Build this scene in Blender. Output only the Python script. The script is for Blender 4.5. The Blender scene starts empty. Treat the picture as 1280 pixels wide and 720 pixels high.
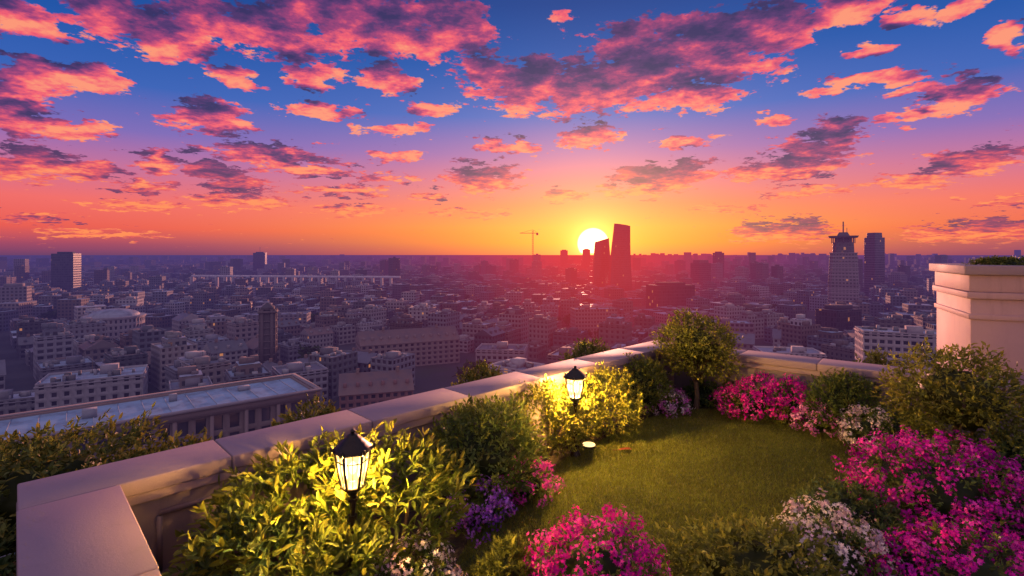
import bpy, math, random
import numpy as np
from mathutils import Vector
random.seed(7); rng=np.random.default_rng(11)
scn=bpy.context.scene
F=640.0; HZ=318.0; CH=3.0
GZ=0.35; CITY=-67.0
def S(r,g,b):
    f=lambda c:(c/255/12.92) if c/255<=0.04045 else ((c/255+0.055)/1.055)**2.4
    return (f(r),f(g),f(b),1.0)
# ------------------------------------------------------------ node helper
def nd(t,typ,*ins,out=0,**props):
    n=t.nodes.new(typ)
    for k,v in props.items(): setattr(n,k,v)
    for i,v in enumerate(ins):
        if v is None: continue
        if isinstance(v,bpy.types.NodeSocket): t.links.new(v,n.inputs[i])
        else: n.inputs[i].default_value=v
    return n.outputs[out] if out is not None else n
def M(t,op,*a,clamp=False): return nd(t,'ShaderNodeMath',*a,operation=op,use_clamp=clamp)
def VM(t,op,*a,out=0): return nd(t,'ShaderNodeVectorMath',*a,operation=op,out=out)
def MixC(t,f,a,b,blend='MIX'):
    n=t.nodes.new('ShaderNodeMix'); n.data_type='RGBA'; n.blend_type=blend
    for i,v in ((0,f),(6,a),(7,b)):
        if isinstance(v,bpy.types.NodeSocket): t.links.new(v,n.inputs[i])
        else: n.inputs[i].default_value=v
    return n.outputs[2]
def ramp(t,fac,stops):
    n=t.nodes.new('ShaderNodeValToRGB'); cr=n.color_ramp
    while len(cr.elements)<len(stops): cr.elements.new(0.5)
    for e,(p,c) in zip(cr.elements,stops): e.position=p
    for e,(p,c) in zip(cr.elements,stops): e.color=c
    t.links.new(fac,n.inputs[0]); return n.outputs[0]
def smooth(t,v,a,b):
    n=t.nodes.new('ShaderNodeMapRange'); n.interpolation_type='SMOOTHSTEP'
    t.links.new(v,n.inputs[0]); n.inputs[1].default_value=a; n.inputs[2].default_value=b
    return n.outputs[0]

SUN_AZ=math.radians(9.0)
def dirv(az,el): return (math.sin(az)*math.cos(el),math.cos(az)*math.cos(el),math.sin(el))
SUND=dirv(SUN_AZ,math.radians(1.2))
# ------------------------------------------------------------ world
BLOBS=[(25,22,60,20),(150,18,75,26),(215,48,60,22),(270,25,70,30),(340,32,80,36),(430,22,75,36),(505,38,60,32),(560,28,55,30),(290,98,36,12),
    (40,92,80,24),(115,100,40,14),(28,135,55,34),(70,160,50,14),(45,205,75,18),(110,212,45,12),(262,148,52,20),(392,92,38,18),(485,98,36,17),(408,140,50,9),(533,137,30,10),(492,162,42,8),
    (195,203,22,15),(262,212,32,16),(300,228,40,17),(300,252,60,8),(340,192,80,11),(385,210,60,8),(482,225,38,6),(600,222,46,17),(635,183,38,8),(490,195,38,7),(180,235,40,7),(430,238,50,6),
    (610,95,45,26),(665,105,60,30),(730,115,65,30),(800,95,80,38),(885,65,90,48),(955,35,60,38),(860,122,72,14),(780,55,50,26),(735,170,38,12),(850,177,36,8),(705,20,22,7),
    (825,222,62,16),(862,210,30,12),(705,245,28,7),(790,240,36,6),(1015,190,52,24),(1045,168,36,20),(965,215,55,13),(1010,240,60,5),(1190,118,62,18),
    (1215,200,70,14),(1140,226,62,8),(1105,98,52,9),(1040,106,40,9),(1060,18,50,14),(1130,20,32,9),(1200,12,42,13),(1262,45,25,18),(1120,150,30,6),(960,150,26,6),(1090,60,36,7),
    (440,262,50,6),(560,265,40,3),(170,256,62,6),(40,273,55,5),(120,292,70,4),(945,290,30,12),(1000,288,40,14),(1245,288,60,15),(1170,293,50,9),(110,160,40,8),(610,268,26,3),(540,247,26,4),(1240,252,40,4),(900,262,40,4)]
ELL=[]
for (px,py,rx,ry) in BLOBS:
    X=(px-640)/F; Z=(HZ-py)/F; a=math.atan(X); e=math.atan(Z*math.cos(a))
    ELL.append((a,e,rx/F*math.cos(a)**2*1.12,ry/F*math.cos(a)*math.cos(e)**1.5*1.22))
def cloud_group(zone):
    a0,a1,e0,e1=zone
    g=bpy.data.node_groups.new('cloud_density','ShaderNodeTree')
    g.interface.new_socket('Dir',in_out='INPUT',socket_type='NodeSocketVector')
    g.interface.new_socket('Density',in_out='OUTPUT',socket_type='NodeSocketFloat')
    g.interface.new_socket('Bulk',in_out='OUTPUT',socket_type='NodeSocketFloat')
    gi=g.nodes.new('NodeGroupInput'); go=g.nodes.new('NodeGroupOutput')
    d=gi.outputs[0]
    sep=nd(g,'ShaderNodeSeparateXYZ',d,out=None)
    dx,dy,dz=sep.outputs
    az=M(g,'ARCTAN2',dx,dy); el=M(g,'ARCSINE',dz)
    k=M(g,'DIVIDE',1.0,M(g,'ADD',M(g,'MAXIMUM',dz,0.0),0.16))
    P=nd(g,'ShaderNodeCombineXYZ',M(g,'MULTIPLY',dx,k),M(g,'MULTIPLY',dy,k),M(g,'MULTIPLY',el,2.0))
    warp=nd(g,'ShaderNodeTexNoise',P,None,7.0,3.0,0.6,out=1)
    wv=VM(g,'MULTIPLY',VM(g,'SUBTRACT',warp,(0.5,0.5,0.5)),(0.10,0.05,0.0))
    E=VM(g,'ADD',nd(g,'ShaderNodeCombineXYZ',az,el,0.0),wv)
    cur=None; cnt=0
    for (a,e,ra,re) in ELL:
        ma=1.45*ra+.08; me=1.45*re+.06
        if a+ma<a0 or a-ma>a1 or e+me<e0 or e-me>e1: continue
        v=VM(g,'MULTIPLY_ADD',E,(1/ra,1/re,0),(-a/ra,-e/re,0)); cnt+=1
        l=VM(g,'LENGTH',v,out=1)
        cur=l if cur is None else M(g,'MINIMUM',cur,l)
    f=M(g,'MAXIMUM',M(g,'SUBTRACT',1.0,cur),-0.37)
    n1=nd(g,'ShaderNodeTexNoise',P,None,8.5,6.0,0.62)
    n2=nd(g,'ShaderNodeTexNoise',P,None,42.0,3.0,0.6)
    bulk=M(g,'ADD',f,M(g,'MULTIPLY',M(g,'SUBTRACT',n1,0.5),2.5))
    dens=M(g,'ADD',bulk,M(g,'MULTIPLY',M(g,'SUBTRACT',n2,0.5),0.8))
    g.links.new(dens,go.inputs[0]); g.links.new(bulk,go.inputs[1]); print('zone',cnt); return g
w=bpy.data.worlds.new("World"); scn.world=w; w.use_nodes=True
t=w.node_tree; t.nodes.clear()
d=nd(t,'ShaderNodeTexCoord',out=0); d=VM(t,'NORMALIZE',d)
sep=nd(t,'ShaderNodeSeparateXYZ',d,out=None); dz=sep.outputs[2]
el=M(t,'ARCSINE',dz); azw=M(t,'ARCTAN2',sep.outputs[0],sep.outputs[1])
ef=M(t,'DIVIDE',el,math.radians(40.0),clamp=True)
def st(l): return [(a/40.0,S(*c)) for a,c in l]
away=ramp(t,ef,st([(0,(100,58,106)),(0.9,(150,62,102)),(2.4,(230,82,80)),(4.8,(238,100,102)),(7.8,(192,104,152)),(11,(118,100,182)),(15,(46,92,180)),(20,(13,78,164)),(26,(7,58,136)),(40,(10,48,110))]))
near=ramp(t,ef,st([(0,(228,85,70)),(1.3,(255,134,44)),(3.0,(255,152,58)),(5.5,(252,132,90)),(8.2,(236,122,132)),(11,(186,116,170)),(15,(88,112,196)),(20,(22,90,180)),(26,(8,66,150)),(40,(10,50,115))]))
dt=M(t,'MAXIMUM',VM(t,'DOT_PRODUCT',d,SUND,out=1),0.0)
sky0=MixC(t,M(t,'POWER',dt,8.0),away,near)
hl=smooth(t,el,math.radians(3),math.radians(13)); fade=M(t,'MULTIPLY',0.96,smooth(t,el,0.0,math.radians(1.6)))
tow=VM(t,'ADD',VM(t,'SUBTRACT',SUND,d),(0,0,-0.40))
dsh=VM(t,'NORMALIZE',VM(t,'ADD',d,VM(t,'MULTIPLY',tow,(0.040,0.040,0.040))))
def glow(p,k,col):
    n=t.nodes.new('ShaderNodeVectorMath'); n.operation='SCALE'; n.inputs[0].default_value=col
    t.links.new(M(t,'MULTIPLY',M(t,'POWER',dt,p),k),n.inputs[3]); return n.outputs[0]
gl=VM(t,'ADD',VM(t,'ADD',glow(60.0,0.30,(1.0,0.30,0.05)),glow(420.0,0.50,(1.0,0.50,0.08))),glow(1800.0,0.9,(1.0,0.62,0.18)))
disc=smooth(t,dt,math.cos(math.radians(1.78)),math.cos(math.radians(1.60)))
n=t.nodes.new('ShaderNodeVectorMath'); n.operation='SCALE'; n.inputs[0].default_value=(2.5,2.0,1.0)
t.links.new(M(t,'MULTIPLY',disc,smooth(t,el,0.0,math.radians(0.3))),n.inputs[3]); gl=VM(t,'ADD',gl,n.outputs[0])
def zone_bg(zone):
    cg=cloud_group(zone)
    def grp(vec):
        n=t.nodes.new('ShaderNodeGroup'); n.node_tree=cg; t.links.new(vec,n.inputs[0]); return n.outputs
    D0=grp(d); d0=D0[0]; b0=D0[1]; b1=grp(dsh)[1]
    alpha=smooth(t,d0,0.0,0.22)
    diff=M(t,'SUBTRACT',b0,b1)
    fine=M(t,'MULTIPLY',M(t,'SUBTRACT',d0,b0),-0.45)
    lit=M(t,'ADD',M(t,'MULTIPLY',diff,0.66),M(t,'ADD',fine,M(t,'SUBTRACT',0.62,M(t,'MULTIPLY',b0,0.55))),clamp=True)
    hi=ramp(t,lit,[(0.0,S(48,32,90)),(0.25,S(88,44,106)),(0.5,S(164,58,114)),(0.72,S(245,90,108)),(1.0,S(255,150,112))])
    lo=ramp(t,lit,[(0.0,S(90,42,96)),(0.35,S(138,52,102)),(0.7,S(228,80,90)),(1.0,S(255,140,86))])
    c=MixC(t,M(t,'MULTIPLY',alpha,fade),sky0,MixC(t,hl,lo,hi))
    return nd(t,'ShaderNodeBackground',VM(t,'ADD',c,gl),1.0)
AZ=[math.radians(q) for q in (-80,-24,0,22,80)]; EL=[-.3,math.radians(11),1.2]
rows=[]
for r in range(2):
    cur=zone_bg((AZ[0],AZ[1],EL[r],EL[r+1]))
    for i in range(1,4):
        cur=nd(t,'ShaderNodeMixShader',M(t,'GREATER_THAN',azw,AZ[i]),cur,zone_bg((AZ[i],AZ[i+1],EL[r],EL[r+1])))
    rows.append(cur)
bgc=nd(t,'ShaderNodeMixShader',M(t,'GREATER_THAN',el,EL[1]),rows[0],rows[1])
plain=MixC(t,smooth(t,el,math.radians(28),math.radians(50)),sky0,(0.34,0.32,0.54,1))  # overhead sky out of view brightened, added as fill light
plain=MixC(t,smooth(t,M(t,'MULTIPLY',sep.outputs[1],-1.0),-0.35,0.3),plain,(0.52,0.38,0.52,1))  # sky behind the camera brightened as added fill for terrace and planting
plain=MixC(t,smooth(t,M(t,'MULTIPLY',el,-1.0),0.0,0.1),plain,(0.05,0.03,0.05,1))
bgp=nd(t,'ShaderNodeBackground',plain,1.0)
front=M(t,'MULTIPLY',smooth(t,sep.outputs[1],0.30,0.42),M(t,'SUBTRACT',1.0,smooth(t,el,math.radians(36),math.radians(44))))
mixb=nd(t,'ShaderNodeMixShader',front,bgp,bgc)
nish=t.nodes.new('ShaderNodeTexSky'); nish.sky_type='NISHITA'; nish.sun_disc=False
nish.sun_elevation=math.radians(4.2); nish.sun_rotation=SUN_AZ
bg2=nd(t,'ShaderNodeBackground',nish.outputs[0],0.010)
out=t.nodes.new('ShaderNodeOutputWorld')
t.links.new(nd(t,'ShaderNodeAddShader',mixb,bg2),out.inputs[0])
try: w.cycles.sampling_method='NONE'
except Exception as e: print(e)
# sun lamp
sl=bpy.data.lights.new('sun','SUN'); sl.energy=5.0; sl.angle=math.radians(0.6); sl.color=(1.0,0.40,0.27)
so=bpy.data.objects.new('sun',sl); scn.collection.objects.link(so)
so.rotation_euler=Vector(dirv(SUN_AZ,math.radians(4.2))).to_track_quat('Z','Y').to_euler()
# ------------------------------------------------------------ haze painted into the city materials as emission, by distance
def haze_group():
    g=bpy.data.node_groups.new('painted_haze','ShaderNodeTree')
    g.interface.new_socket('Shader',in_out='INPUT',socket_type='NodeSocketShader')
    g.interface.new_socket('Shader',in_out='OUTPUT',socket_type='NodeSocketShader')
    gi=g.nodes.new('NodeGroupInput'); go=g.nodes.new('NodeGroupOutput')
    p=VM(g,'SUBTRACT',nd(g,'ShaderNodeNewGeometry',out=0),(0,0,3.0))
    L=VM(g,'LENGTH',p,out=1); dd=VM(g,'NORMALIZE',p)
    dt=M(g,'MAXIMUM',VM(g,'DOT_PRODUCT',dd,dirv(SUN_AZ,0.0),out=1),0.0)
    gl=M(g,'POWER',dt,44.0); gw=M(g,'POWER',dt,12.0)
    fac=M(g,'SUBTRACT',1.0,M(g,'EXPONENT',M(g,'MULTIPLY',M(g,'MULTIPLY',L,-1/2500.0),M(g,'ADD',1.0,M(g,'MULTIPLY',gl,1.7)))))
    c=MixC(g,gw,S(78,62,120),S(140,58,100)); c=MixC(g,gl,c,S(232,66,70))  # glow towards the sun is painted into the haze colour
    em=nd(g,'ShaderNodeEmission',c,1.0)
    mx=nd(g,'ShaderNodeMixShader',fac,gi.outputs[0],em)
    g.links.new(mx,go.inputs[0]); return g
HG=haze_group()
def mat(name,haze=False):
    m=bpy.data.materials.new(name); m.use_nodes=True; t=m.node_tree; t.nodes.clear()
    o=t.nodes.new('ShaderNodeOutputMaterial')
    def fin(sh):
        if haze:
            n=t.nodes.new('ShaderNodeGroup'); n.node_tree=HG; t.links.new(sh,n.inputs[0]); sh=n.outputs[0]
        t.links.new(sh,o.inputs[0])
    return m,t,fin
def principled(t,col,rough=0.7,metal=0.0,bump=None,em=None,ems=0.0,spec=0.5):
    n=t.nodes.new('ShaderNodeBsdfPrincipled')
    def s(k,v):
        if isinstance(v,bpy.types.NodeSocket): t.links.new(v,n.inputs[k])
        else: n.inputs[k].default_value=v
    s('Base Color',col); s('Roughness',rough); s('Metallic',metal); s('Specular IOR Level',spec)
    if em is not None: s('Emission Color',em); s('Emission Strength',ems)
    if bump is not None: t.links.new(bump,n.inputs['Normal'])
    return n.outputs[0]
def attr(t,name='col',out=0): 
    n=t.nodes.new('ShaderNodeAttribute'); n.attribute_name=name; return n.outputs[out]
def pos(t): return nd(t,'ShaderNodeNewGeometry',out=0)
def noise(t,v,sc,det=5,ro=0.6): return nd(t,'ShaderNodeTexNoise',v,None,sc,det,ro)
def bumpn(t,h,st=0.3,dist=0.02):
    n=t.nodes.new('ShaderNodeBump'); n.inputs['Strength'].default_value=st; n.inputs['Distance'].default_value=dist
    t.links.new(h,n.inputs['Height']); return n.outputs[0]
m,t,fin=mat('leaf'); c=attr(t)
df=principled(t,c,0.5,spec=0.25); tr=nd(t,'ShaderNodeBsdfTranslucent',c)
fin(nd(t,'ShaderNodeMixShader',0.36,df,tr)); LEAF=m
m,t,fin=mat('petal'); c=attr(t)
df=nd(t,'ShaderNodeBsdfDiffuse',c); tr=nd(t,'ShaderNodeBsdfTranslucent',c)
fin(nd(t,'ShaderNodeMixShader',0.3,df,tr)); PETAL=m
m,t,fin=mat('bark'); p=pos(t)
c=MixC(t,noise(t,p,30),(0.05,0.03,0.02,1),(0.14,0.09,0.06,1)); fin(principled(t,c,0.9,bump=bumpn(t,noise(t,p,60),0.6))); BARK=m
m,t,fin=mat('soil_mulch'); p=pos(t)
c=MixC(t,noise(t,p,22),(0.018,0.012,0.010,1),(0.07,0.045,0.03,1)); fin(principled(t,c,0.95,bump=bumpn(t,noise(t,p,40),0.9,0.03))); SOIL=m
m,t,fin=mat('turf'); p=pos(t)
c=MixC(t,noise(t,p,9),(0.03,0.045,0.010,1),(0.07,0.075,0.02,1)); fin(principled(t,c,0.95)); TURF=m
def masonry(name,a,b,sc=1.5,streak=0.5):
    m,t,fin=mat(name); p=pos(t)
    n1=noise(t,p,sc,8,0.65); n2=noise(t,p,60,4,0.7)
    st=noise(t,VM(t,'MULTIPLY',p,(3.0,3.0,0.35)),2.2,5,0.7)
    c=MixC(t,n1,a,b); c=MixC(t,M(t,'MULTIPLY',smooth(t,st,0.50,0.75),streak),c,tuple(x*0.5 for x in a[:3])+(1,))
    c=MixC(t,M(t,'MULTIPLY',n2,0.22),c,(0.12,0.09,0.11,1))
    fin(principled(t,c,M(t,'ADD',0.55,M(t,'MULTIPLY',n1,0.3)),bump=bumpn(t,n2,0.3,0.004))); return m
CAP=masonry('coping_stone',(0.23,0.155,0.20,1),(0.30,0.205,0.255,1),1.0,0.18)
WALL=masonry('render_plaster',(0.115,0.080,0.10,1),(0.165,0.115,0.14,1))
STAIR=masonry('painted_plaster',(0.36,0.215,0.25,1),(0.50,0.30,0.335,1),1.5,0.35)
m,t,fin=mat('lamp_iron'); fin(principled(t,MixC(t,noise(t,pos(t),50),(0.012,0.010,0.010,1),(0.05,0.035,0.03,1)),0.38,0.7)); IRON=m
m,t,fin=mat('lamp_glass'); em=nd(t,'ShaderNodeEmission',S(255,206,122),3.2)
fin(nd(t,'ShaderNodeMixShader',0.6,nd(t,'ShaderNodeBsdfTransparent'),em)); GLASS=m
m,t,fin=mat('bulb'); fin(nd(t,'ShaderNodeEmission',S(255,225,150),9.0)); BULB=m
m,t,fin=mat('ground_light_glass'); fin(principled(t,(0.8,0.75,0.6,1),0.3,em=S(255,220,150),ems=1.4)); GLG=m
# city
def citywall(name,bw,fh,lo,hi,lit,metal=0.0,rough=0.75,wr=0.15):
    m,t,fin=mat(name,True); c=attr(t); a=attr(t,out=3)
    uv=nd(t,'ShaderNodeUVMap',out=0)
    q=VM(t,'DIVIDE',uv,(bw,fh,1)); fl=VM(t,'FLOOR',q); fr=VM(t,'FRACTION',q)
    s=nd(t,'ShaderNodeSeparateXYZ',fr,out=None)
    mx=M(t,'MULTIPLY',M(t,'GREATER_THAN',s.outputs[0],lo[0]),M(t,'LESS_THAN',s.outputs[0],hi[0]))
    my=M(t,'MULTIPLY',M(t,'GREATER_THAN',s.outputs[1],lo[1]),M(t,'LESS_THAN',s.outputs[1],hi[1]))
    mk=M(t,'MULTIPLY',mx,my)
    wn=nd(t,'ShaderNodeTexWhiteNoise',VM(t,'ADD',fl,nd(t,'ShaderNodeCombineXYZ',M(t,'MULTIPLY',a,71.0),0.0,a)),out=0)
    g=M(t,'GREATER_THAN',wn,1-lit)
    gc=MixC(t,wn,(0.03,0.03,0.045,1),(0.08,0.075,0.10,1))
    dirt=noise(t,pos(t),0.15,4)
    base=MixC(t,M(t,'MULTIPLY',dirt,0.5),c,(0.07,0.06,0.08,1))
    col=MixC(t,mk,base,gc)
    r=M(t,'SUBTRACT',rough,M(t,'MULTIPLY',mk,rough-wr))
    fin(principled(t,col,r,metal,em=S(255,160,90),ems=M(t,'MULTIPLY',M(t,'MULTIPLY',mk,g),0.5))); return m
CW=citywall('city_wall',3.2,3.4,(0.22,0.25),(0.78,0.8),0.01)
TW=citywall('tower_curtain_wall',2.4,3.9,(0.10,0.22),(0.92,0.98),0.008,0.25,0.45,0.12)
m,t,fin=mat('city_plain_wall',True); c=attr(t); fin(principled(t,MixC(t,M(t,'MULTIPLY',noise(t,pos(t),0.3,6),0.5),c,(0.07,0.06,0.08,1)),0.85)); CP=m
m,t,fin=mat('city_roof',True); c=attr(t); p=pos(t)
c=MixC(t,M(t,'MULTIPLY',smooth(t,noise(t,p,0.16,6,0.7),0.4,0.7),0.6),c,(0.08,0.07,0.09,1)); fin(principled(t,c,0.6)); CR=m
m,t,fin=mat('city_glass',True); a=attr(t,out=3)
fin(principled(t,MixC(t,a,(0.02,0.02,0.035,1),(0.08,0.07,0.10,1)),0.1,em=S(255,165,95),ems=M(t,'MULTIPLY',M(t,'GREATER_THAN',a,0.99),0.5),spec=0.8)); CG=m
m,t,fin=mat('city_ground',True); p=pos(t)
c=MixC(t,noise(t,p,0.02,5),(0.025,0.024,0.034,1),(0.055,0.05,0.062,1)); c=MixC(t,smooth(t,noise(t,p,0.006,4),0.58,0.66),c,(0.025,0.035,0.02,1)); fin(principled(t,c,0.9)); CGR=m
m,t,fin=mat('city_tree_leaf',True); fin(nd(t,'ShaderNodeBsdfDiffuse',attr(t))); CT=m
# ------------------------------------------------------------ mesh builder
class MB:
    def __init__(s): s.V=[];s.Fc=[];s.C=[];s.UV=[];s.n=0
    def add(s,v,f,mi=0,col=(1,1,1,1),uv=None):
        v=np.asarray(v,float).reshape(-1,3); f=np.asarray(f,int); f=f.reshape(-1,f.shape[-1])
        c=np.asarray(col,float); c=np.broadcast_to(c,(len(v),4)) if c.ndim==1 else c
        s.V.append(v); s.C.append(c); s.Fc.append((f+s.n,mi)); s.n+=len(v)
        s.UV.append(np.zeros((f.size,2)) if uv is None else np.asarray(uv,float).reshape(-1,2))
    def obj(s,name,mats,smooth=False,parent=None):
        me=bpy.data.meshes.new(name); V=np.concatenate(s.V)
        loops=np.concatenate([f.ravel() for f,_ in s.Fc])
        tot=np.concatenate([np.full(len(f),f.shape[1]) for f,_ in s.Fc]); mi=np.concatenate([np.full(len(f),m) for f,m in s.Fc])
        me.vertices.add(len(V)); me.vertices.foreach_set('co',V.astype(np.float32).ravel())
        me.loops.add(len(loops)); me.loops.foreach_set('vertex_index',loops.astype(np.int32))
        me.polygons.add(len(tot)); st=np.concatenate([[0],np.cumsum(tot)[:-1]])
        me.polygons.foreach_set('loop_start',st.astype(np.int32))
        me.polygons.foreach_set('material_index',mi.astype(np.int32))
        if smooth: me.polygons.foreach_set('use_smooth',np.ones(len(tot),bool))
        a=me.attributes.new('col','FLOAT_COLOR','POINT'); a.data.foreach_set('color',np.concatenate(s.C).astype(np.float32).ravel())
        u=me.uv_layers.new(name='UVMap'); u.data.foreach_set('uv',np.concatenate(s.UV).astype(np.float32).ravel())
        for m in mats: me.materials.append(m)
        me.update(calc_edges=True)
        o=bpy.data.objects.new(name,me); scn.collection.objects.link(o)
        if parent: o.parent=parent
        return o
def empty(name):
    o=bpy.data.objects.new(name,None); scn.collection.objects.link(o); return o
BF=[[0,3,2,1],[4,5,6,7],[0,1,5,4],[1,2,6,5],[2,3,7,6],[3,0,4,7]]
def rect(cx,cy,w,d,ang):
    c,s_=math.cos(ang),math.sin(ang)
    return [(cx+x*c-y*s_,cy+x*s_+y*c) for x,y in ((-w/2,-d/2),(w/2,-d/2),(w/2,d/2),(-w/2,d/2))]
def prism(mb,pts,z0,z1,mi=0,col=(1,1,1,1),roofmi=None,roofcol=None):
    n=len(pts)
    u=0
    for i in range(n):
        a=pts[i];b=pts[(i+1)%n]; L=math.hypot(b[0]-a[0],b[1]-a[1])
        mb.add([(a[0],a[1],z0),(b[0],b[1],z0),(b[0],b[1],z1),(a[0],a[1],z1)],[[0,1,2,3]],mi,col,[(u,0),(u+L,0),(u+L,z1-z0),(u,z1-z0)]); u+=L
    mb.add([(p[0],p[1],z1) for p in pts],[list(range(n))],mi if roofmi is None else roofmi,col if roofcol is None else roofcol)
def bx(mb,cx,cy,w,d,ang,z0,z1,mi=0,col=(1,1,1,1)):
    r=rect(cx,cy,w,d,ang); mb.add([(x,y,z0) for x,y in r]+[(x,y,z1) for x,y in r],BF,mi,col)
def facade(mb,p0,p1,z0,z1,bay,fl,col,mw=0.22,mb0=0.28,mt=0.2,dep=0.3,gi=1,wi=0,lit=1.0):
    p0=np.array(p0);p1=np.array(p1); L=np.linalg.norm(p1-p0)
    if L<0.5: return
    dr=(p1-p0)/L; nm=np.array([dr[1],-dr[0]])
    nx=max(1,round(L/bay)); ny=max(1,round((z1-z0)/fl)); cw=L/nx; ch=(z1-z0)/ny
    ix,iy=np.meshgrid(np.arange(nx),np.arange(ny)); ix=ix.ravel();iy=iy.ravel(); N=len(ix)
    s0=ix*cw; z=z0+iy*ch
    def pt(s,zz,dd): return np.stack([p0[0]+dr[0]*s-nm[0]*dd,p0[1]+dr[1]*s-nm[1]*dd,zz],-1)
    a,b=cw*mw,cw*(1-mw); e,f=ch*mb0,ch*(1-mt)
    vs=[pt(s0,z,0),pt(s0+cw,z,0),pt(s0+cw,z+ch,0),pt(s0,z+ch,0)]
    for dd in (0,dep): vs+=[pt(s0+a,z+e,dd),pt(s0+b,z+e,dd),pt(s0+b,z+f,dd),pt(s0+a,z+f,dd)]
    V=np.stack(vs,1)
    base=(np.arange(N)*12)[:,None,None]
    fr=np.array([[0,1,5,4],[1,2,6,5],[2,3,7,6],[3,0,4,7],[4,5,9,8],[5,6,10,9],[6,7,11,10],[7,4,8,11]])
    mb.add(V,(base+fr[None]).reshape(-1,4),wi,col)
    gv=V[:,8:12].reshape(-1,3)+np.repeat(np.array([[nm[0]*.001,nm[1]*.001,0]]),N*4,0)
    gc=np.zeros((N,4,4)); gc[:,:,3]=rng.random(N)[:,None]*lit
    mb.add(gv,np.arange(N*4).reshape(-1,4),gi,gc.reshape(-1,4))
PAL=[(.21,.175,.19),(.30,.275,.29),(.15,.105,.11),(.10,.11,.15),(.36,.345,.37),(.19,.14,.14),(.23,.23,.28),(.14,.15,.20),(.12,.12,.16)]
RPAL=[(.24,.26,.34),(.33,.36,.47),(.13,.13,.17),(.42,.44,.53),(.21,.16,.16),(.27,.36,.48),(.17,.20,.28)]
def building(mb,cx,cy,w,d,ang,h,det,col=None,rc=None,wmi=3,gable=None,z0=CITY):
    col=col or random.choice(PAL); j=random.uniform(.55,1.3); col=(col[0]*j,col[1]*j,col[2]*j,random.random())
    rc=rc or random.choice(RPAL); rc=(rc[0],rc[1],rc[2],1)
    P=rect(cx,cy,w,d,ang); z1=z0+h
    if det<2:
        prism(mb,P,z0,z1,wmi,col,2,rc)
        if det==1:
            for k in range(random.randint(1,4)):
                bx(mb,cx+random.uniform(-.25,.25)*w,cy+random.uniform(-.25,.25)*d,random.uniform(2,7),random.uniform(2,7),ang,z1-.2,z1+random.uniform(1,3.2),0,col)
        return
    for i in range(4):
        a=P[i];b=P[(i+1)%4]; nx,ny=b[1]-a[1],-(b[0]-a[0]); mx,my=(a[0]+b[0])/2,(a[1]+b[1])/2
        if nx*(-mx)+ny*(-my)>-0.05*math.hypot(mx,my)*math.hypot(nx,ny):
            facade(mb,a,b,z0,z1,random.uniform(2.6,3.8),3.3,col,mw=random.uniform(.16,.3))
        else:
            mb.add([(a[0],a[1],z0),(b[0],b[1],z0),(b[0],b[1],z1),(a[0],a[1],z1)],[[0,1,2,3]],0,col)
    if gable is None: gable=(h<15 and random.random()<.45)
    if gable:
        c,s_=math.cos(ang),math.sin(ang); rh=min(w,d)*.3; long=w>=d
        e=.4
        R=rect(cx,cy,w+2*e,d+2*e,ang)
        if long: r0=((R[0][0]+R[3][0])/2,(R[0][1]+R[3][1])/2); r1=((R[1][0]+R[2][0])/2,(R[1][1]+R[2][1])/2)
        else:
            R=[R[1],R[2],R[3],R[0]]; r0=((R[0][0]+R[3][0])/2,(R[0][1]+R[3][1])/2); r1=((R[1][0]+R[2][0])/2,(R[1][1]+R[2][1])/2)
        v=[(p[0],p[1],z1+.02) for p in R]+[(r0[0],r0[1],z1+rh),(r1[0],r1[1],z1+rh)]
        g_=random.choice([(.17,.10,.09,1),(.11,.10,.12,1),(.14,.13,.17,1)])
        mb.add(v,[[0,1,5,4],[2,3,4,5]],2,g_); mb.add(v,[[0,4,3],[1,2,5]],0,col)
        for q in (.2,.75): bx(mb,(r0[0]*q+r1[0]*(1-q)),(r0[1]*q+r1[1]*(1-q)),1.4,.9,ang,z1+rh*.5,z1+rh+1.6,0,(.2,.13,.12,1))
        for k in range(int(max(w,d)/5)):
            q=(k+.5)/int(max(w,d)/5); ox,oy=(R[0][0]*(1-q)+R[1][0]*q,R[0][1]*(1-q)+R[1][1]*q); px_,py_=(r0[0]*(1-q)+r1[0]*q,r0[1]*(1-q)+r1[1]*q)
            bx(mb,ox*.6+px_*.4,oy*.6+py_*.4,1.4,1.4,ang,z1+rh*.2,z1+rh*.4+1.3,0,col)
        return
    I=rect(cx,cy,w-.8,d-.8,ang)
    v=[(x,y,z1) for x,y in P]+[(x,y,z1) for x,y in I]+[(x,y,z1-.9) for x,y in I]
    mb.add(v,[[0,1,5,4],[1,2,6,5],[2,3,7,6],[3,0,4,7],[4,5,9,8],[5,6,10,9],[6,7,11,10],[7,4,8,11]],0,tuple(min(1,x*1.15) for x in col[:3])+(1,))
    mb.add(v[8:12],[[0,1,2,3]],2,rc)
    if random.random()<.6: bx(mb,cx,cy,w+.7,d+.7,ang,z1-1.6,z1-1.15,0,col)
    c,s_=math.cos(ang),math.sin(ang)
    def loc(x,y): return cx+x*c-y*s_,cy+x*s_+y*c
    for k in range(random.randint(5,16)):
        x,y=loc(random.uniform(-.38,.38)*w,random.uniform(-.38,.38)*d); g=random.uniform(.08,.4)
        bx(mb,x,y,random.uniform(.8,3.2),random.uniform(.8,2.4),ang,z1-.95,z1+random.uniform(.1,1.4),0,(g,g,g*1.1,1))
    x,y=loc(random.uniform(-.2,.2)*w,random.uniform(-.2,.2)*d); bx(mb,x,y,min(6,w*.35),min(5,d*.4),ang,z1-.95,z1+2.6,0,col)
    if random.random()<.5:
        x,y=loc(random.uniform(-.3,.3)*w,random.uniform(-.3,.3)*d); bx(mb,x,y,.15,.15,ang,z1-.9,z1+random.uniform(3,7),0,(.1,.1,.1,1))
MATS=[CP,CG,CR,CW,TW]
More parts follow.
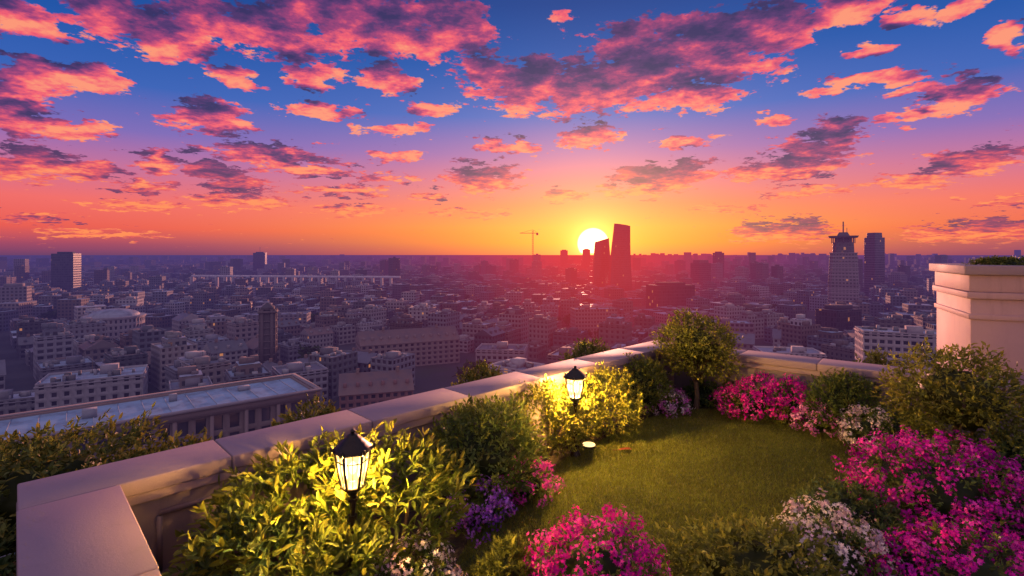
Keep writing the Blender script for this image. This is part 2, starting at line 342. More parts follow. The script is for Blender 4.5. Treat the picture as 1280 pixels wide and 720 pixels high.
# ------------------------------------------------------------ ground
mb=MB(); R=60000; n=64
mb.add([(R*math.cos(2*math.pi*i/n),R*math.sin(2*math.pi*i/n),CITY) for i in range(n)],[list(range(n))]); mb.obj('ground',[CGR])
def W(px,D): return ((px-640)/F*D,D)
def ZT(py,D): return CH-(py-HZ)/F*D
# ------------------------------------------------------------ landmark buildings
EXC=[]
def loft(mb,secs,mi,col,n=4,topmi=2):
    rings=[]
    for (z,cx,cy,hw,hd,rot,slope,ch) in secs:
        c,s_=math.cos(rot),math.sin(rot); r=[]
        for x,y in ((-hw+ch,-hd),(hw-ch,-hd),(hw,-hd+ch),(hw,hd-ch),(hw-ch,hd),(-hw+ch,hd),(-hw,hd-ch),(-hw,-hd+ch)):
            r.append((cx+x*c-y*s_,cy+x*s_+y*c,z+slope*x))
        rings.append(r)
    for a,b in zip(rings[:-1],rings[1:]):
        u=0
        for i in range(8):
            j=(i+1)%8; L=math.dist(a[i],a[j])
            mb.add([a[i],a[j],b[j],b[i]],[[0,1,2,3]],mi,col,[(u,a[i][2]-CITY),(u+L,a[j][2]-CITY),(u+L,b[j][2]-CITY),(u,b[i][2]-CITY)]); u+=L
    mb.add(rings[-1],[list(range(8))],topmi,col)
D=900; x0,_=W(775,D); EXC.append((x0,D,40))
mb=MB(); secs=[]
for k in range(15):
    s=k/14; z=CITY+s*(70+ (HZ-281)/F*D); 
    lft=(761+ 7*s**1.4-640)/F*D; rgt=(789-1.5*s-1.0*math.sin(s*3.1)-640)/F*D
    secs.append((z,(lft+rgt)/2,D,(rgt-lft)/2,15-5*s,0.0,(-0.16 if k==14 else 0),2.5+5*s))
loft(mb,secs,4,(.05,.04,.06,.3)); mb.obj('glass_skyscraper',MATS)
D=960; mb=MB(); secs=[]; x0,_=W(752,D); EXC.append((x0,D,40))
for k in range(15):
    s=k/14; z=CITY+s*(70+(HZ-300)/F*D)
    lft=(741+3*s**1.6-640)/F*D; rgt=(763-2.0*s**2-640)/F*D
    secs.append((z,(lft+rgt)/2,D,(rgt-lft)/2,13-6*s**2,0.0,(0.3 if k==14 else 0),2.0+3*s))
loft(mb,secs,4,(.06,.045,.06,.7)); mb.obj('curved_skyscraper',MATS)
D=560; cx,_=W(1054,D); EXC.append((cx,D,40)); mb=MB(); a=-.55
topz=ZT(303,D)
col=(.26,.21,.25,.4)
loft(mb,[(CITY,cx,D,14,13,a,0,3),(CITY+40,cx,D,14,13,a,0,3),(topz-12,cx,D,12.5,11.5,a,0,3)],3,col)
for k in range(26):
    z_=topz-12-k*3.9; r_=12.6+1.4*min(1,k/14); loft(mb,[(z_,cx,D,r_+.5,r_-.5,a,0,3),(z_+.9,cx,D,r_+.5,r_-.5,a,0,3)],0,(.40,.33,.37,1),topmi=0)
loft(mb,[(topz-12,cx,D,10,9.5,a,0,3),(topz,cx,D,9.5,9,a,0,3)],4,(.14,.11,.14,.4))
loft(mb,[(topz,cx,D,8,7.5,a,0,2),(topz+5,cx,D,8,7.5,a,0,2)],0,(.14,.11,.14,1))
loft(mb,[(topz+5,cx,D,13,12,a,0,4),(topz+7,cx,D,14,13,a,0,4)],0,(.2,.15,.18,1))
loft(mb,[(topz+7,cx,D,6,6,a,0,2),(topz+11,cx,D,4,4,a,0,1)],0,(.14,.11,.14,1))
for i in range(12):
    th=i*math.pi/6; bx(mb,cx+11*math.cos(th),D+10*math.sin(th),.8,.8,th,topz-1,topz+5.2,0,(.2,.15,.18,1))
bx(mb,cx,D,.9,.9,0,topz+10,ZT(277,D),0,(.1,.08,.1,1)); bx(mb,cx+4,D,.4,.4,0,topz+7,topz+16,0,(.1,.08,.1,1))
mb.obj('crown_top_tower',MATS)
def tower(name,px,D,pw,ptop,dep,a,col,mi=4,steps=0,spire=0):
    cx,_=W(px,D); w=pw/F*D; EXC.append((cx,D,w*.9)); z=ZT(ptop,D); mb=MB()
    k=w/(abs(math.cos(a))+dep*abs(math.sin(a))); d=k*dep
    if steps:
        loft(mb,[(CITY,cx,D,k/2,d/2,a,0,.6),(z-steps,cx,D,k/2,d/2,a,0,.6)],mi,col)
        loft(mb,[(z-steps,cx,D,k*.38,d*.38,a,0,.4),(z,cx,D,k*.36,d*.36,a,0,.4)],mi,col)
    else:
        loft(mb,[(CITY,cx,D,k/2,d/2,a,0,.6),(z,cx,D,k/2,d/2,a,0,.6)],mi,col)
        bx(mb,cx,D,k*.6,d*.6,a,z-.5,z+3,0,(col[0],col[1],col[2],1))
    if spire: bx(mb,cx,D,.8,.8,a,z,z+spire,0,(.1,.1,.1,1))
    mb.obj(name,MATS)
tower('high_rise_tower',1093,850,20,291,.9,.3,(.16,.13,.17,.2),4,8)
tower('office_tower',83,850,27,317,.8,.25,(.04,.035,.05,.5),4)
tower('office_tower',325,1700,16,316,.8,.25,(.08,.06,.09,.5),4,0,20)
tower('high_rise_tower',876,1000,24,325,.8,.4,(.10,.08,.11,.6),4,6)
tower('high_rise_tower',898,1200,12,316,.9,.2,(.10,.08,.11,.1),4)
tower('apartment_tower',822,1050,18,345,.8,.3,(.2,.15,.16,.9),3)
tower('apartment_tower',1122,1000,22,340,.8,.5,(.2,.17,.19,.35),3,5)
tower('office_tower',303,560,24,377,.8,.3,(.035,.03,.045,.2),4)
tower('apartment_tower',18,520,34,358,.7,.5,(.22,.20,.24,.2),3)
tower('office_tower',1048,420,56,386,.6,.45,(.035,.03,.05,.7),4)
tower('high_rise_tower',705,2200,9,313,.9,.2,(.10,.07,.09,.1),4)
tower('high_rise_tower',733,1900,9,312,.9,.2,(.10,.07,.09,.3),4)
tower('high_rise_tower',850,1500,12,326,.9,.2,(.10,.08,.10,.1),4)
tower('office_tower',236,560,50,400,.5,.3,(.04,.035,.05,.7),4)
tower('office_tower',838,620,60,356,.5,.35,(.045,.03,.05,.1),4)
def slab(name,px,D,w,d,a,h,col=None,gable=False):
    cx,_=W(px,D); EXC.append((cx,D,max(w,d)*.62)); mb=MB(); building(mb,cx,D,w,d,a,h,2,col,gable=gable); mb.obj(name,MATS)
slab('apartment_building',742,430,36,16,.15,25,(.36,.26,.28))
slab('stone_office_building',628,300,28,20,-.12,16,(.38,.31,.34))
slab('stone_office_building',120,215,34,22,.55,20,(.34,.33,.38))
slab('terraced_building',30,205,60,14,.5,14,(.32,.32,.38))
slab('warehouse_building',510,330,62,24,.42,15,(.24,.18,.18),True)
slab('brick_building',470,225,30,22,.3,12,(.2,.10,.10),True)
slab('apartment_building',1125,250,34,18,-.4,33,(.40,.34,.36))
slab('apartment_building',985,290,32,20,-.2,16,(.38,.35,.38))
slab('office_building',900,400,44,22,-.2,18,(.2,.15,.19))
slab('apartment_building',350,470,50,20,.2,16,(.26,.24,.29))
D=295; cx,_=W(335,D); EXC.append((cx,D,22)); mb=MB(); z=ZT(384,D); c=(.075,.06,.07,1)
bx(mb,cx,D,8,8,.3,CITY,z-3,0,c)
for k in range(4):
    for s_ in (-1,1):
        th=.3+k*math.pi/2; 
        x=cx+4*math.cos(th)-s_*2.6*math.sin(th); y=D+4*math.sin(th)+s_*2.6*math.cos(th)
        bx(mb,x,y,.9,1.6,th,CITY,z-1,0,(.12,.09,.10,1))
for k in range(9): bx(mb,cx,D,8.7,8.7,.3,z-8-k*3.8,z-7.5-k*3.8,0,(.14,.11,.12,1))
bx(mb,cx,D,9.6,9.6,.3,z-3,z-2,0,(.17,.13,.14,1)); bx(mb,cx,D,6.4,6.4,.3,z-2,z,0,c)
mb.add([(cx-3,D-3,z),(cx+3,D-3,z),(cx+3,D+3,z),(cx-3,D+3,z),(cx,D,z+3)],[[0,1,4],[1,2,4],[2,3,4],[3,0,4]],0,c)
mb.obj('stone_tower',MATS)
D=390; cx,_=W(143,D); EXC.append((cx,D,30)); mb=MB(); n=40; Rr=19; zt=ZT(396,D)
ring=[(cx+Rr*math.cos(2*math.pi*i/n),D+Rr*math.sin(2*math.pi*i/n)) for i in range(n)]
for i in range(n): facade(mb,ring[i],ring[(i+1)%n],CITY,zt,3.0,4.4,(.34,.31,.35,1),mw=.28)
big=[(cx+(Rr+.8)*math.cos(2*math.pi*i/n),D+(Rr+.8)*math.sin(2*math.pi*i/n)) for i in range(n)]
prism(mb,big,zt,zt+1.2,0,(.36,.33,.38,1))
for k in range(5):
    a0=k/5*math.pi/2;a1=(k+1)/5*math.pi/2
    for i in range(n):
        p=lambda i,a:(cx+(Rr-3)*math.cos(a)*math.cos(2*math.pi*i/n),D+(Rr-3)*math.cos(a)*math.sin(2*math.pi*i/n),zt+1.2+5*math.sin(a))
        mb.add([p(i,a0),p(i+1,a0),p(i+1,a1),p(i,a1)],[[0,1,2,3]],2,(.28,.30,.38,1))
mb.obj('domed_round_hall',MATS)
D=1500; cx,_=W(666,D); mb=MB(); z=ZT(288,D)
def bar(mb,a,b,r,mi=0,col=(.06,.04,.05,1)):
    a=Vector(a);b=Vector(b); q=(b-a).to_track_quat('Z','Y'); L=(b-a).length
    v=[tuple(a+q@Vector((x*r,y*r,zz))) for zz in (0,L) for x,y in ((-1,-1),(1,-1),(1,1),(-1,1))]
    mb.add(v,BF,mi,col)
for sx in (-1.6,1.6):
    for sy in (-1.6,1.6): bar(mb,(cx+sx,D+sy,CITY),(cx+sx,D+sy,z),.45)
for k in range(24):
    zz=CITY+k*(z-CITY)/24; bar(mb,(cx-1.6,D-1.6,zz),(cx+1.6,D-1.6,zz+5),.3)
bar(mb,(cx-38,D,z-8),(cx+16,D,z-8),.8); bar(mb,(cx-38,D,z-8),(cx,D,z+2),.3); bar(mb,(cx+16,D,z-8),(cx,D,z+2),.3); bx(mb,cx+13,D,6,4,0,z-14,z-8,0,(.1,.1,.1,1))
mb.obj('tower_crane',MATS)
# long flat roofed building lower-left
mb=MB(); H=25; z1=CITY+H; dr=np.array([.768,.640]); nn_=np.array([-.640,.768])
e1=np.array([-65.,170.]); e0=e1-dr*150; Wd=26
P=[tuple(e0),tuple(e1),tuple(e1+nn_*Wd),tuple(e0+nn_*Wd)]
fc=(.20,.15,.15,1)
facade(mb,P[0],P[1],CITY,z1-2.2,4.4,5.6,fc,mw=.2,dep=.9,mb0=.12,mt=.12,lit=.9); facade(mb,P[1],P[2],CITY,z1-2.2,4.4,5.6,fc,mw=.2,dep=.9,lit=.9)
mb.add([(p[0],p[1],zz) for zz in (CITY,z1-2.2) for p in (P[2],P[3],P[0])],[[0,1,4,3],[1,2,5,4]],0,fc)
def off(o): return [tuple(e0-dr*o-nn_*o),tuple(e1+dr*o-nn_*o),tuple(e1+dr*o+nn_*(Wd+o)),tuple(e0-dr*o+nn_*(Wd+o))]
def ring(o1,o2,za,zb,col):
    A=off(o1);B=off(o2)
    v=[(x,y,za) for x,y in A]+[(x,y,zb) for x,y in A]+[(x,y,zb) for x,y in B]+[(x,y,za) for x,y in B]
    f=[]
    for i in range(4):
        j=(i+1)%4; f+=[[i,j,4+j,4+i],[4+i,4+j,8+j,8+i],[8+i,8+j,12+j,12+i],[12+i,12+j,j,i]]
    mb.add(v,f,0,col)
ring(1.0,-1.0,z1-2.2,z1,(.22,.17,.17,1)); ring(1.5,-.2,z1-.1,z1+.5,(.25,.22,.24,1))
A=off(-.9); mb.add([(x,y,z1-.5) for x,y in A],[[0,1,2,3]],2,(.24,.37,.52,1))
for k in range(1,26):
    a=e0+dr*k*5.8; b=a+nn_*Wd; bar(mb,(a[0]+nn_[0]*1,a[1]+nn_[1]*1,z1-.42),(b[0]-nn_[0]*1,b[1]-nn_[1]*1,z1-.42),.09,0,(.30,.38,.5,1))
an=math.atan2(dr[1],dr[0])
for k in range(7):
    a=e0+dr*(12+k*20)+nn_*(Wd*random.uniform(.4,.7)); bx(mb,a[0],a[1],random.uniform(2,5),random.uniform(1.5,3),an,z1-.5,z1+random.uniform(.8,2),0,(.3,.32,.38,1))
for k in range(17):
    a=e0+dr*k*9.2-nn_*.35; bx(mb,a[0],a[1],1.0,1.0,an,CITY,z1-2.2,0,(.24,.18,.18,1))
mb.obj('flat_roofed_long_building',MATS)
for k in range(16): q=e0+dr*k*10+nn_*Wd/2; EXC.append((q[0],q[1],27))
mb=MB(); a=W(240,930); b=W(500,880)
for k in range(24):
    s0,s1=k/24,(k+1)/24; x0=a[0]+(b[0]-a[0])*s0;y0=a[1]+(b[1]-a[1])*s0;x1=a[0]+(b[0]-a[0])*s1;y1=a[1]+(b[1]-a[1])*s1
    bx(mb,x0,y0,3,8,0,CITY,CITY+30,0,(.4,.37,.42,1)); bar(mb,(x0,y0,CITY+31),(x1,y1,CITY+31),1.8,0,(.72,.68,.78,1))
mb.obj('viaduct_bridge',MATS)
# ------------------------------------------------------------ generic city
seeds=[]
for k in range(70):
    r=120+7500*random.random()**1.6; th=math.radians(random.uniform(-54,54)); seeds.append((r*math.sin(th),r*math.cos(th),random.uniform(0,math.pi/2)))
SE=np.array(seeds); EX=np.array(EXC)
far=MB(); mid=MB(); near_list=[]; cnt=0; tree_pts=[]
def hfun(x,y,D):
    h=random.lognormvariate(math.log(13),.38)
    px=640+F*x/y
    if random.random()<.05: h*=random.uniform(1.4,2.0)
    if D<950: h=min(h,24)
    if D>950 and random.random()<.010: h=random.uniform(38,58)
    if D>1000 and 790<px<1180 and random.random()<.015: h=random.uniform(45,75)
    if D<330: h=min(h,20)
    return h
boxes_mid=0
for si,(sx,sy,sa) in enumerate(seeds):
    rmax=2600 if math.hypot(sx,sy)>2000 else 1500
    farD=math.hypot(sx,sy)>1900
    lot=40 if farD else 21; st_=14 if farD else 11
    per=3; pitch=lot*per+st_; n=int(rmax/pitch)
    c,s_=math.cos(sa),math.sin(sa)
    for i in range(-n,n):
        for j in range(-n,n):
            bxx=i*pitch;byy=j*(lot*2+st_)*1.0
            X=sx+bxx*c-byy*s_;Y=sy+bxx*s_+byy*c
            if Y<80: continue
            D=math.hypot(X,Y)
            if D>7800 or abs(X)>Y*1.45+40: continue
            dd=(SE[:,0]-X)**2+(SE[:,1]-Y)**2
            if dd.argmin()!=si: continue
            for p in range(per):
                for q in range(2):
                    lx=bxx+(p-(per-1)/2)*lot; ly=byy+(q-.5)*lot
                    x=sx+lx*c-ly*s_;y=sy+lx*s_+ly*c; D=math.hypot(x,y)
                    if y<95 or D<105: continue
                    if random.random()<.05: tree_pts.append((x,y)); continue
                    if ((EX[:,0]-x)**2+(EX[:,1]-y)**2<(EX[:,2]+lot*.55)**2).any(): continue
                    w_=lot*random.uniform(.66,.98); d_=lot*random.uniform(.66,.98); h=hfun(x,y,D)
                    if D<520: near_list.append((x,y,w_,d_,sa,h))
                    elif D<1500: building(mid,x,y,w_,d_,sa,h,1); boxes_mid+=1
                    else:
                        h2=h*1.1; building(far,x,y,w_,d_*random.uniform(.5,1),sa,h2,0); cnt+=1
print('near',len(near_list),'mid',boxes_mid,'far',cnt)
for (x,y,w_,d_,a,h) in near_list:
    m_=MB(); building(m_,x,y,w_,d_,a,h,2)
    if random.random()<.3 and h>12: building(m_,x,y,w_*.55,d_*.55,a,4.5,1,z0=CITY+h-.9)
    m_.obj('city_building',MATS)
mid.obj('distant_city_blocks',MATS); far.obj('skyline_city_blocks',MATS)
mb=MB()
for (x,y) in tree_pts:
    D=math.hypot(x,y)
    if D>1600: continue
    for k in range(5):
        tx=x+random.uniform(-8,8);ty=y+random.uniform(-8,8);n=70; R_=random.uniform(2.5,4.5)
        dv=rng.normal(size=(n,3)); dv/=np.linalg.norm(dv,axis=1)[:,None]
        c_=np.array([tx,ty,CITY+R_+2.5])+dv*R_*rng.uniform(.6,1.1,(n,1)); a_=rng.normal(size=(n,3))*1.0; b_=rng.normal(size=(n,3))*1.0
        V=np.stack([c_,c_+a_,c_+a_+b_,c_+b_],1); g=rng.uniform(.5,1.3,n)[:,None,None]*np.array([.05,.07,.035,1])[None,None]; g=np.broadcast_to(g,(n,4,4))
        mb.add(V,np.arange(n*4).reshape(-1,4),0,g.reshape(-1,4)); bx(mb,tx,ty,.5,.5,0,CITY,CITY+R_,0,(.05,.04,.03,1))
mb.obj('city_trees',[CT])
# ------------------------------------------------------------ terrace
A=np.array([-3.68,3.80]); C=np.array([2.87,10.2]); U=(C-A)/np.linalg.norm(C-A); NI=np.array([U[1],-U[0]]); TOP=1.3
Wd2=.55
def addbevel(o,wd=.012):
    m=o.modifiers.new('bevel','BEVEL'); m.width=wd; m.segments=2; m.limit_method='ANGLE'
def wallseg(par,a,dr,L,nin,tag,capo=0.05,first=0):
    ang=math.atan2(dr[1],dr[0]); th=Wd2-2*capo
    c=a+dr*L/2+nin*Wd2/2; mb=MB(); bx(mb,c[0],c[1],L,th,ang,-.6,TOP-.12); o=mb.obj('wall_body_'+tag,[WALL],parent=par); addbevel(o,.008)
    mb=MB(); bx(mb,c[0],c[1],L-.004,th+.05,ang,TOP-.2,TOP-.121); o=mb.obj('moulding_'+tag,[CAP],parent=par); addbevel(o,.01)
    mb=MB(); bx(mb,c[0],c[1],L-.01,th+.06,ang,GZ-.3,GZ+.14); o=mb.obj('plinth_'+tag,[WALL],parent=par); addbevel(o,.01)
    n=max(1,round(L/1.25)); mb=MB()
    for k in range(n):
        cc=a+dr*(L*(k+.5)/n)+nin*Wd2/2; jz=random.uniform(-.002,.002)
        bx(mb,cc[0],cc[1],L/n-.010,Wd2+random.uniform(-.004,.004),ang,TOP-.118,TOP+jz)
    o=mb.obj('coping_'+tag,[CAP],parent=par); addbevel(o,.012)
    mb=MB(); bx(mb,c[0],c[1],L-.03,Wd2-.03,ang,TOP-.115,TOP-.012); mb.obj('mortar_'+tag,[WALL],parent=par)
par=empty('parapet_wall')
wallseg(par,A,U,np.linalg.norm(C-A),NI,'main')
a2=A+NI*(Wd2+.004); dr2=NI; wallseg(par,a2,dr2,4.2,U,'return')
endp=np.array([7.1,6.75]); st0=C+NI*(Wd2*.0)-U*.05
dr3=(endp-C)/np.linalg.norm(endp-C); nin3=np.array([dr3[1],-dr3[0]])
s3=C+dr3*(Wd2/ max(.2,np.dot(dr3,NI))+.01)
wallseg(par,s3,dr3,4.6,nin3,'right')
mb=MB(); 
for k in range(3):
    c=A+U*(1.35+k*1.5)+NI*(Wd2-.045); ang=math.atan2(U[1],U[0])
    for (dx,zc,w_,h_) in ((0,.98,1.1,.04),(0,.5,1.1,.04),(-.55,.74,.04,.44),(.55,.74,.04,.44)):
        cc=c+U*dx; bx(mb,cc[0],cc[1],w_,.03,ang,zc-h_/2,zc+h_/2)
o=mb.obj('panel_frames',[WALL],parent=par)
Pf=[tuple(A+U*.3+NI*.2),tuple(A+U*.3+NI*8.0),(-1.0,-4.0),(9.5,-4.0),(9.5,5.2),tuple(s3+dr3*.2+nin3*.2)]
mb=MB(); mb.add([(x,y,GZ) for x,y in Pf],[list(range(6))]); mb.obj('planting_bed_soil',[SOIL])
mb=MB(); Po=[tuple(A-NI*1.5-U*2.6),tuple(A+NI*9-U*2.6),(-2,-8),(12,-8),(12,9.6),tuple(C+dr3*2.5-nin3*1.3),tuple(C-NI*1.5+U*1.3)]
prism(mb,Po,CITY,.12,0,(.2,.16,.16,1)); mb.obj('terrace_building',[SOIL])
# lawn
LP=[(-.75,3.6),(-.52,4.2),(-.31,4.9),(.22,5.6),(.62,6.5),(1.38,7.37),(2.45,8.4),(3.45,8.7),(4.2,8.4),(4.75,7.5),(4.6,6.5),(3.95,5.8),(3.2,5.1),(2.6,4.4),(2.0,3.6),(.6,3.3)]
def cr(P,n=6):
    o=[];N=len(P);P=np.array(P)
    for i in range(N):
        p0,p1,p2,p3=P[i-1],P[i],P[(i+1)%N],P[(i+2)%N]
        for k in range(n):
            s=k/n; o.append(.5*((2*p1)+(-p0+p2)*s+(2*p0-5*p1+4*p2-p3)*s*s+(-p0+3*p1-3*p2+p3)*s**3))
    return np.array(o)
LPs=cr(LP); mb=MB(); mb.add(np.c_[LPs,np.full(len(LPs),GZ+.02)],[list(range(len(LPs)))[::-1]]); mb.obj('lawn',[TURF])
def inside(P,x,y):
    r=np.zeros(len(x),bool); j=len(P)-1
    for i in range(len(P)):
        xi,yi=P[i];xj,yj=P[j]
        c_=((yi>y)!=(yj>y)); r^=c_&(x<(xj-xi)*(y-yi)/(yj-yi+1e-12)+xi); j=i
    return r
N=330000; x=rng.uniform(-1,5.2,N);y=rng.uniform(3.2,9,N); k=inside(LPs,x,y); x=x[k];y=y[k]; N=len(x)
th=rng.uniform(0,6.28,N); h=rng.uniform(.018,.042,N); wv=.0040; lean=rng.normal(0,.016,(N,2))
b=np.stack([x,y,np.full(N,GZ+.018)],1); sd=np.stack([np.cos(th)*wv,np.sin(th)*wv,np.zeros(N)],1)
tip=b+np.c_[lean,h]; V=np.stack([b-sd,b+sd,tip],1)
patch=.5+.5*np.sin(x*3.1+np.sin(y*2.3)*2)*np.sin(y*3.7+x)
g=(rng.uniform(.6,1.35,N)*(.8+.35*patch))[:,None]*np.array([[.150,.162,.024,1]]); g[rng.random(N)<.08]=(.23,.19,.05,1); g[:,3]=1
mb=MB(); mb.add(V,np.arange(N*3).reshape(-1,3),0,np.repeat(g,3,0)); mb.obj('grass',[LEAF]); print('blades',N)
def cyl(mb,cx,cy,z0,z1,r0,r1,n=24,mi=0,rot=0,cap=True,col=(1,1,1,1)):
    a=[(cx+r0*math.cos(rot+2*math.pi*i/n),cy+r0*math.sin(rot+2*math.pi*i/n),z0) for i in range(n)]
    b=[(cx+r1*math.cos(rot+2*math.pi*i/n),cy+r1*math.sin(rot+2*math.pi*i/n),z1) for i in range(n)]
    mb.add(a+b,[[i,(i+1)%n,n+(i+1)%n,n+i] for i in range(n)],mi,col)
    if cap: mb.add(b,[list(range(n))],mi,col); mb.add(a,[list(range(n))[::-1]],mi,col)
mb=MB(); cx,cy=1.05,7.0
cyl(mb,cx,cy,GZ,GZ+.05,.105,.10,32,0); cyl(mb,cx,cy,GZ+.05,GZ+.060,.088,.082,32,1); mb.obj('ground_disc_light',[IRON,GLG])
mb=MB(); cx,cy=1.5,6.8
pts=[(-.1,0,.0),(-.04,.035,.02),(.05,.03,.03),(.1,0,.015),(.05,-.03,.03),(-.04,-.035,.02)]
mb.add([(cx+a,cy+b,GZ+.05+c) for a,b,c in pts],[[0,1,2,3],[0,3,4,5]],0,(.14,.035,.025,1)); bar(mb,(cx-.16,cy+.01,GZ+.05),(cx-.1,cy,GZ+.05),.004,0,(.1,.05,.02,1)); mb.obj('fallen_leaf',[LEAF])
# ------------------------------------------------------------ stairwell block right
par=empty('rooftop_stairwell_block'); near_c=np.array([6.72,7.5]); a_dir=np.array([.9,1.7]);a_dir/=np.linalg.norm(a_dir); f_dir=np.array([a_dir[1],-a_dir[0]])
ang=math.atan2(f_dir[1],f_dir[0])
def sb(tag,off_,z0,z1,m_):
    mb=MB(); L1,L2=5.0,1.9
    c=near_c+f_dir*L1/2+a_dir*L2/2; bx(mb,c[0],c[1],L1+2*off_,L2+2*off_,ang,z0,z1); o=mb.obj(tag,[m_],parent=par); addbevel(o,.012)
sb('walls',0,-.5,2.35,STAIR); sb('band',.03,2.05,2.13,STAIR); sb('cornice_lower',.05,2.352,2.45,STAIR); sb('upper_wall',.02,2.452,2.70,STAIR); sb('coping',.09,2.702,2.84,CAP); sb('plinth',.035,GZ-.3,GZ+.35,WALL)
# ------------------------------------------------------------ lanterns
def lantern(px,D,ztop,hh,hw,en):
    x,y=W(px,D); e=empty('garden_lantern'); s=hh/.5; R_=hw/2
    zb=ztop-hh
    mb=MB(); n=6
    z_b=zb+.06*s; z_t=zb+.34*s; rb=R_*.58; rt=R_*.92
    for i in range(n):
        t0=2*math.pi*i/n+.3; t1=2*math.pi*(i+1)/n+.3
        pb=lambda t,r,z:(x+r*math.cos(t),y+r*math.sin(t),z)
        bar(mb,pb(t0,rb,z_b),pb(t0,rt,z_t),.009*s); bar(mb,pb(t0,rb,z_b),pb(t1,rb,z_b),.010*s); bar(mb,pb(t0,rt,z_t),pb(t1,rt,z_t),.012*s)
        tm=(t0+t1)/2; 
        bar(mb,pb(t0,rb+(rt-rb)*.72,z_b+(z_t-z_b)*.72),pb(t1,rb+(rt-rb)*.72,z_b+(z_t-z_b)*.72),.004*s)
        bar(mb,pb(tm,rb*.87,z_b),pb(tm,rt*.87,z_t),.003*s)
    cyl(mb,x,y,z_b-.03*s,z_b,rb*.7,rb*1.05,6,rot=.3)
    cyl(mb,x,y,zb-.01*s,z_b-.03*s,.028*s,rb*.7,12)
    prof=[(1.10,0),(1.02,.02),(.74,.055),(.50,.085),(.36,.10),(.30,.115),(.10,.13)]
    for (r0,h0),(r1,h1) in zip(prof[:-1],prof[1:]): cyl(mb,x,y,z_t+h0*s,z_t+h1*s,R_*r0,R_*r1,6,rot=.3)
    for i in range(n):
        t0=2*math.pi*i/n+.3; bar(mb,(x+R_*1.08*math.cos(t0),y+R_*1.08*math.sin(t0),z_t-.01*s),(x+R_*1.12*math.cos(t0),y+R_*1.12*math.sin(t0),z_t+.035*s),.008*s)
    for z0,z1,r0,r1 in ((.13,.145,.10,.16),(.145,.16,.16,.03)): cyl(mb,x,y,z_t+z0*s,z_t+z1*s,R_*r0,R_*r1,10)
    mb.obj('head_frame',[IRON],parent=e)
    mb=MB()
    for i in range(n):
        t0=2*math.pi*i/n+.3;t1=2*math.pi*(i+1)/n+.3; q=.97
        mb.add([(x+rb*q*math.cos(t0),y+rb*q*math.sin(t0),z_b),(x+rb*q*math.cos(t1),y+rb*q*math.sin(t1),z_b),(x+rt*q*math.cos(t1),y+rt*q*math.sin(t1),z_t),(x+rt*q*math.cos(t0),y+rt*q*math.sin(t0),z_t)],[[0,1,2,3]])
    mb.obj('glass_panes',[GLASS],parent=e)
    mb=MB()
    cyl(mb,x,y,zb-.16*s,zb-.01*s,.018*s,.03*s,12); cyl(mb,x,y,zb-.20*s,zb-.16*s,.034*s,.034*s,12); cyl(mb,x,y,GZ+.1,zb-.19*s,.036*s,.020*s,12)
    cyl(mb,x,y,GZ,GZ+.1,.085,.045,16); cyl(mb,x,y,zb-.05*s,zb-.03*s,.04*s,.04*s,12)
    mb.obj('post',[IRON],parent=e)
    zc=(z_b+z_t)/2; mb=MB(); prof=[(.006,-.05),(.022,-.03),(.028,0),(.022,.03),(.006,.05)]
    for (r0,h0),(r1,h1) in zip(prof[:-1],prof[1:]): cyl(mb,x,y,zc+h0*s,zc+h1*s,r0*s,r1*s,12)
    mb.obj('bulb',[BULB],parent=e)
    l=bpy.data.lights.new('lantern_light','POINT'); l.energy=en; l.color=(1.0,.55,.10); l.shadow_soft_size=.09
    lo=bpy.data.objects.new('lantern_light',l); scn.collection.objects.link(lo); lo.location=(x,y,zc+.001); lo.parent=e
    return (x,y,zc)
L1=lantern(441,3.7,ZT(536,3.7),.47,.27,1300)
L2=lantern(719,6.7,ZT(457,6.7),.47,.29,2300)
